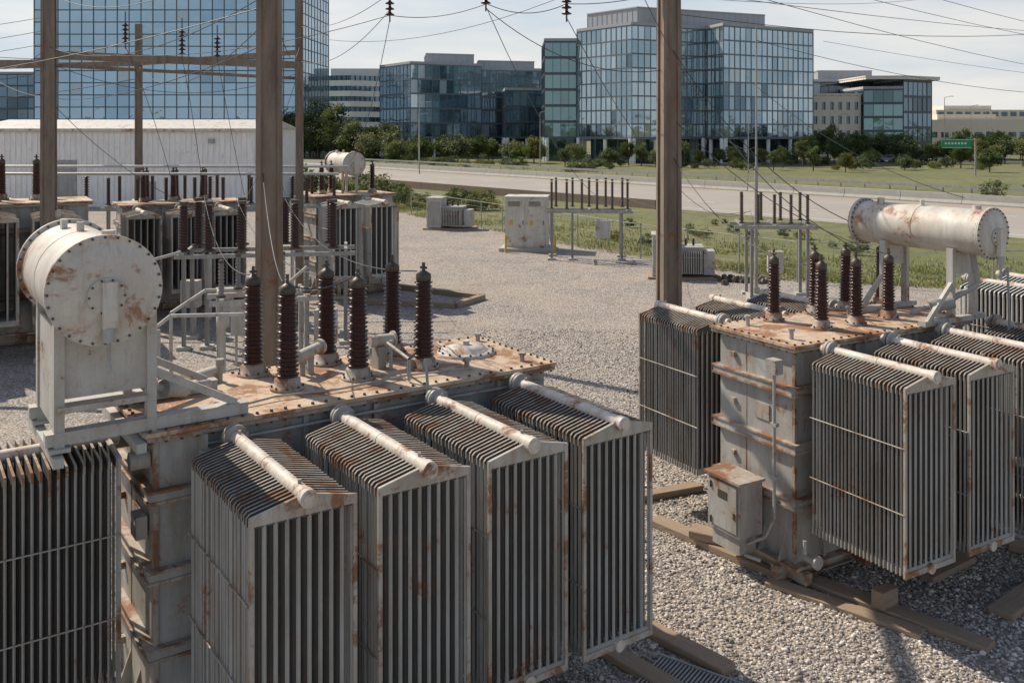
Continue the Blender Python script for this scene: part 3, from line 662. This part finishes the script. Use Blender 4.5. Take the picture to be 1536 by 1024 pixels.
# ---------------------------------------------------------------- vegetation
def leafm(name,c1,c2):
    m=N(name); v=m.coord(); c=m.mix(m.noise(v,1.3,4,.7),c1,c2); m.set(Base_Color=c,Roughness=.7)
    tr=m.n('ShaderNodeBsdfTranslucent'); m.l(c,tr.inputs[0]); mx=m.n('ShaderNodeMixShader',Fac=.35); m.l(m.b.outputs[0],mx.inputs[1]); m.l(tr.outputs[0],mx.inputs[2])
    m.l(mx.outputs[0],m.t.nodes['Material Output'].inputs[0]); return m.m
LF=[leafm('foliage_dark',(.045,.07,.02),(.08,.11,.032)),leafm('foliage_light',(.10,.14,.04),(.17,.20,.055)),leafm('foliage_yellow',(.18,.17,.055),(.27,.24,.08))]
BARK=plain('bark',(.09,.065,.045),.9)
def tree_mesh(name,H,Rr,nc,nl,seed,bush=False,pal=(0,1)):
    r=random.Random(seed); b=B(); th=H*.22 if not bush else H*.08
    if not bush: b.cyl((0,0,0),(0,0,H*.55),H*.028,3,7,H*.012)
    for _ in range(nc):
        while 1:
            p=Vector((r.uniform(-1,1),r.uniform(-1,1),r.uniform(-1,1)))
            if p.length<1 and p.length>.25: break
        c=Vector((p.x*Rr*.8,p.y*Rr*.8,th+(H-th)*(.5+.42*p.z)))
        if not bush: b.cyl((0,0,H*.2+.1*H*r.random()),c,H*.012,3,4,H*.003)
        cr=Rr*r.uniform(.22,.42); mi=pal[1] if (r.random()<.35+.3*p.z) else pal[0]
        for _ in range(nl):
            q=Vector((r.gauss(0,.5),r.gauss(0,.5),r.gauss(0,.42)))*cr+c
            if q.z<.05:q.z=.05
            s_=Rr*r.uniform(.045,.095); u=Vector((r.uniform(-1,1),r.uniform(-1,1),r.uniform(-1,1))).normalized(); w=u.orthogonal().normalized()
            b.add([q-u*s_,q+w*s_*.6,q+u*s_,q-w*s_*.6],[(0,1,2,3)],mi)
    return b.mesh(name,LF+[BARK])
TM=[tree_mesh('tree_a',5.5,2.3,34,75,1),tree_mesh('tree_b',7,2.2,34,75,2),tree_mesh('tree_c',4.8,2.4,32,75,3,pal=(1,2)),tree_mesh('tree_d',5.2,2.6,34,75,4,pal=(0,1))]
BU=[tree_mesh('bush_a',1.8,1.5,16,60,5,True),tree_mesh('bush_b',1.4,1.7,16,60,6,True,(1,2)),tree_mesh('bush_c',2.4,1.6,18,60,8,True,(0,1))]
rr=random.Random(3)
def tree(x,y,s=1,k=None): 
    put('tree',TM[rr.randrange(4) if k is None else k],None,(x,y,0),rr.uniform(0,6),s*rr.uniform(.75,1.25))
def bush(x,y,s=1): put('shrub',BU[rr.randrange(3)],None,(x,y,0),rr.uniform(0,6),s*rr.uniform(.8,1.2))
for (u0,u1,Y,n,s) in((585,820,200,17,.95),(830,1210,178,13,.72),(1000,1500,160,9,.7),(1200,1300,190,7,1.05),(1300,1536,195,13,1.0),(440,600,215,22,1.35),(355,470,200,10,1.9),(1440,1600,215,10,1.1),(240,350,200,5,1.4)):
    for i in range(n):
        u=u0+(u1-u0)*(i+rr.random())/n; y=Y+rr.uniform(-9,10); x=(u-768)/1400*y
        if y<163-1.2*x+4: y=166-1.2*x+rr.uniform(2,8) if x<60 else y
        tree(x,y,s)
for i in range(110):
    t=rr.random(); x=-34+150*t; base=163.5-1.2*x; y=max(base,150)+rr.uniform(1,14) if x<15 else rr.uniform(max(base+3,158),190); bush(x,y,rr.uniform(.55,.95))
for x,y,s in((50,84,1.6),(47.5,82,1.2),(52.5,86,2.0),(56,90,2.2),(45.5,88,.9),(46.5,80.5,1.3),(54,82,1.9)): bush(x,y,s)
for i in range(26): bush(-8+rr.uniform(-7,6),86+rr.uniform(-8,8),rr.uniform(.4,.75))
for i in range(12): bush(-36+i*2.0,96+rr.uniform(0,8),1.5)
for i in range(26):
    x=rr.uniform(2,34); y=66-.75*x+rr.uniform(-6,14)
    if y<94-1.2*x: bush(x,y,rr.uniform(.15,.35))
b=B(); r=random.Random(9)
for k in range(900):
    x=r.uniform(-700,900); y=r.uniform(560,700); hh=r.uniform(8,14)*(1.0+.35*noise.noise(Vector((x*.01,0,0))))
    for q in range(6):
        c=Vector((x+r.uniform(-5,5),y,hh*r.uniform(.4,1))); s_=r.uniform(2,4)
        u=Vector((r.uniform(-1,1),r.uniform(-.5,.5),r.uniform(-1,1))).normalized()*s_; w=u.orthogonal().normalized()*s_*.8
        b.add([c-u,c+w,c+u,c-w],[(0,1,2,3)],r.choice((0,0,1)))
    b.add([(x-6,y+2,0),(x+6,y+2,0),(x+5,y+2,hh*.6),(x-4,y+2,hh*.65)],[(0,1,2,3)],0)
b.obj('distant_treeline',[plain('haze_foliage',(.17,.21,.17),.9),plain('haze_foliage_light',(.22,.26,.2),.9)])
b=B(); r=random.Random(5)
edge=[(40,34),(24,39),(12.6,43),(6.6,51),(-8.7,77),(-16,90)]
for k in range(36000):
    i=r.randrange(5); t=r.random(); a=edge[i];c=edge[i+1]; x=a[0]+(c[0]-a[0])*t; y=a[1]+(c[1]-a[1])*t
    off=abs(r.gauss(0,5))-.5; x+=off*.8+r.uniform(-.15,.15); y+=off*.6
    if y>95-1.2*x: continue
    nn_=noise.noise(Vector((x*.25,y*.25,0)))+.5*noise.noise(Vector((x*.9,y*.9,3)))
    if nn_<-.22: continue
    h=r.uniform(.06,.24)*(1.7 if nn_>.2 else .8); an=r.uniform(0,3.14); w=r.uniform(.02,.05)
    b.add([(x-w*math.cos(an),y-w*math.sin(an),0),(x+w*math.cos(an),y+w*math.sin(an),0),(x+r.uniform(-.15,.15),y+r.uniform(-.15,.15),h)],[(0,1,2)],r.choice((0,1,2)) if nn_>0 else r.choice((0,1,2,2)))
b.obj('grass',[leafm('grass_dark',(.11,.14,.04),(.15,.18,.05)),leafm('grass_green',(.19,.23,.06),(.27,.30,.085)),leafm('grass_dry',(.36,.32,.15),(.48,.42,.22))])
b=B()
fp=[(-8.2,76),(6.9,50),(12.9,42.2),(24,38),(40,32.5)]
for i in range(4):
    a=Vector((*fp[i],0));c=Vector((*fp[i+1],0)); L=(c-a).length; n=int(L/3)
    for k in range(n): p=a.lerp(c,k/n); b.cyl(p,p+Vector((0,0,1.9)),.035,0,6)
    for z in(.1,.6,1.1,1.5,1.85): b.cyl(a+Vector((0,0,z)),c+Vector((0,0,z)),.006 if z<1.8 else .016,0,4)
    m_=int(L/.5)
    for k in range(m_): p=a.lerp(c,k/m_); b.cyl(p,p+Vector((0,0,1.85)),.003,0,3)
b.obj('wire_fence',[STEEL])

def lamp(x,y,H=9): 
    b=B(); b.cyl((0,0,0),(0,0,H),.1,0,8,.06); b.cyl((0,0,H),(1.4,0,H+.3),.05,0,6); b.box(1.2,1.9,-.15,.15,H+.22,H+.34,0); b.obj('street_lamp',[STEEL],None,(x,y,0))
for x,y,H in((-19,190,10),(5,166,10),(38,150,9),(70,200,10),(95,205,14),(118,240,13),(132,260,12),(-14.5,146,11)): lamp(x,y,H)
b=B(); b.cyl((0,0,0),(0,0,5.6),.15,1,8); b.cyl((0,0,5.4),(-5,0,5.4),.08,1,8); b.box(-5.2,-.6,-.1,-.05,4.1,5.5,0); b.box(-5.1,-.7,-.115,-.102,4.18,4.24,2); b.box(-5.1,-.7,-.115,-.102,5.36,5.42,2)
for k in range(7): b.box(-4.7+k*.5,-4.4+k*.5,-.115,-.102,4.7,5.0,2)
b.obj('traffic_sign',[plain('sign_green',(.0,.25,.12),.5,0,.1),STEEL,WP],None,(70.5,142,0))
def car(x,y,ang,col):
    b=B()
    pr=[(-2.2,.35),(-2.2,.75),(-1.9,.92),(-1.3,.97),(-.75,1.42),(.75,1.45),(1.35,.98),(2.0,.88),(2.25,.7),(2.25,.35)]
    vs=[(px,-.85,pz) for px,pz in pr]+[(px,.85,pz) for px,pz in pr]; n=len(pr)
    b.add(vs,[tuple(range(n)),tuple(range(2*n-1,n-1,-1))]+[(i,i+n,(i+1)%n+n,(i+1)%n) for i in range(n)],0)
    for s_ in(-.86,.86): b.add([(-1.15,s_,1.0),(-.7,s_,1.37),(.7,s_,1.38),(1.15,s_,1.0)],[(0,1,2,3)],1)
    for wx in(-1.35,1.4):
        for s_ in(-.87,.87): b.cyl((wx,s_-.1,.33),(wx,s_+.1 if s_<0 else s_+.02,.33),.33,2,14)
    b.obj('parked_car',[plain('car_paint',col,.3,.2,.05),GD[2],DARK],None,(x,y,.04),R(ang))
for i,c in enumerate(((.5,.5,.5),(.05,.05,.06),(.6,.6,.62),(.3,.04,.03),(.1,.12,.2))): car(80+i*6.5,200+i*1.5,5,c)

import numpy as np
rs=np.random.RandomState(4)
phi=1.618
base=np.array([(-1,phi,0),(1,phi,0),(-1,-phi,0),(1,-phi,0),(0,-1,phi),(0,1,phi),(0,-1,-phi),(0,1,-phi),(phi,0,-1),(phi,0,1),(-phi,0,-1),(-phi,0,1)])/1.9
tri=np.array([(0,11,5),(0,5,1),(0,1,7),(0,7,10),(0,10,11),(1,5,9),(5,11,4),(11,10,2),(10,7,6),(7,1,8),(3,9,4),(3,4,2),(3,2,6),(3,6,8),(3,8,9),(4,9,5),(2,4,11),(6,2,10),(8,6,7),(9,8,1)])
NS=62000
Y=rs.uniform(0,1,NS)**1.3*22+10.3; X=rs.uniform(-.04,.62,NS)*Y+rs.uniform(-.3,.3,NS)
sz=rs.gamma(4,.0036,NS)+.007; sc=rs.uniform(.6,1.25,(NS,3))*sz[:,None]
an=rs.uniform(0,6.28,NS)
v=base[None]*sc[:,None,:]*rs.uniform(.75,1.2,(NS,12,1))
vx=v[:,:,0]*np.cos(an)[:,None]-v[:,:,1]*np.sin(an)[:,None]; vy=v[:,:,0]*np.sin(an)[:,None]+v[:,:,1]*np.cos(an)[:,None]
VV=np.stack([vx+X[:,None],vy+Y[:,None],v[:,:,2]*.7+(sz*.25)[:,None]+.01],-1).reshape(-1,3)
FF=(tri[None]+(np.arange(NS)*12)[:,None,None]).reshape(-1,3)
me=bpy.data.meshes.new('loose_gravel'); me.vertices.add(len(VV)); me.vertices.foreach_set('co',VV.ravel())
me.loops.add(FF.size); me.loops.foreach_set('vertex_index',FF.ravel().astype('i')); me.polygons.add(len(FF)); me.polygons.foreach_set('loop_start',np.arange(0,FF.size,3,dtype='i'))
m=N('stone'); g=m.n('ShaderNodeNewGeometry')
m.set(Base_Color=m.ramp(g.outputs['Random Per Island'],[(0,(.17,.15,.135)),(.45,(.38,.335,.295)),(.8,(.57,.51,.455)),(1,(.76,.70,.63))]),Roughness=.9)
me.materials.append(m.m); me.update(); me.validate(); put('loose_gravel',me)

# ---------------------------------------------------------------- light, world, camera
sd=Vector((-.80,.60,0)).normalized(); el=R(44)
vec=Vector((sd.x*math.cos(el),sd.y*math.cos(el),math.sin(el)))
L=bpy.data.lights.new('sun','SUN'); L.energy=5.0; L.angle=R(.5); L.color=(1,.90,.75)
o=bpy.data.objects.new('sun',L); COL.objects.link(o); o.rotation_euler=(-vec).to_track_quat('-Z','Y').to_euler()
w=bpy.data.worlds.new('World'); scene.world=w; w.use_nodes=True; nt=w.node_tree; bg=nt.nodes['Background']
def nn_(t,**k):
    x=nt.nodes.new(t)
    for a,v in k.items(): setattr(x,a,v)
    return x
sky=nn_('ShaderNodeTexSky'); sky.sky_type='NISHITA'; sky.sun_disc=False; sky.sun_elevation=el; sky.sun_rotation=math.atan2(sd.x,sd.y)%(2*math.pi)
sky.air_density=1.0; sky.dust_density=1.2; sky.ozone_density=1.2
tc=nn_('ShaderNodeTexCoord'); sep=nn_('ShaderNodeSeparateXYZ'); nt.links.new(tc.outputs['Generated'],sep.inputs[0])
rp=nn_('ShaderNodeValToRGB'); e_=rp.color_ramp.elements; e_[0].position=0; e_[0].color=(.96,.96,.96,1); e_[1].position=.5; e_[1].color=(.06,.06,.06,1); x_=e_.new(.18); x_.color=(.7,.7,.7,1)
nt.links.new(sep.outputs[2],rp.inputs[0])
mp=nn_('ShaderNodeMapping'); mp.inputs['Scale'].default_value=(1.6,1.6,9); mp.inputs['Rotation'].default_value=(0,R(6),0); nt.links.new(tc.outputs['Generated'],mp.inputs[0])
nz=nn_('ShaderNodeTexNoise'); nz.inputs['Scale'].default_value=2.2; nz.inputs['Detail'].default_value=8; nz.inputs['Roughness'].default_value=.55; nt.links.new(mp.outputs[0],nz.inputs['Vector'])
cr=nn_('ShaderNodeValToRGB'); cr.color_ramp.elements[0].position=.36; cr.color_ramp.elements[0].color=(5.1/8,5.7/8,6.4/8,1); cr.color_ramp.elements[1].position=.64; cr.color_ramp.elements[1].color=(7.3/8,7.15/8,6.9/8,1)
nt.links.new(nz.outputs[0],cr.inputs[0])
sc_=nn_('ShaderNodeVectorMath',operation='SCALE'); sc_.inputs['Scale'].default_value=8; nt.links.new(cr.outputs[0],sc_.inputs[0])
mx=nn_('ShaderNodeMix',data_type='RGBA'); nt.links.new(rp.outputs[0],mx.inputs[0]); nt.links.new(sky.outputs[0],mx.inputs[6]); nt.links.new(sc_.outputs[0],mx.inputs[7])
nt.links.new(mx.outputs[2],bg.inputs[0]); bg.inputs[1].default_value=.12
cam=bpy.data.cameras.new('camera'); cam.lens=1400/1536*36; cam.sensor_width=36; cam.shift_y=-317/1536; cam.clip_end=6000
o=bpy.data.objects.new('camera',cam); COL.objects.link(o); o.location=(0,0,6.9); o.rotation_euler=(R(90),0,0); scene.camera=o
scene.view_settings.view_transform='Standard'; scene.view_settings.look='None'; scene.view_settings.exposure=0
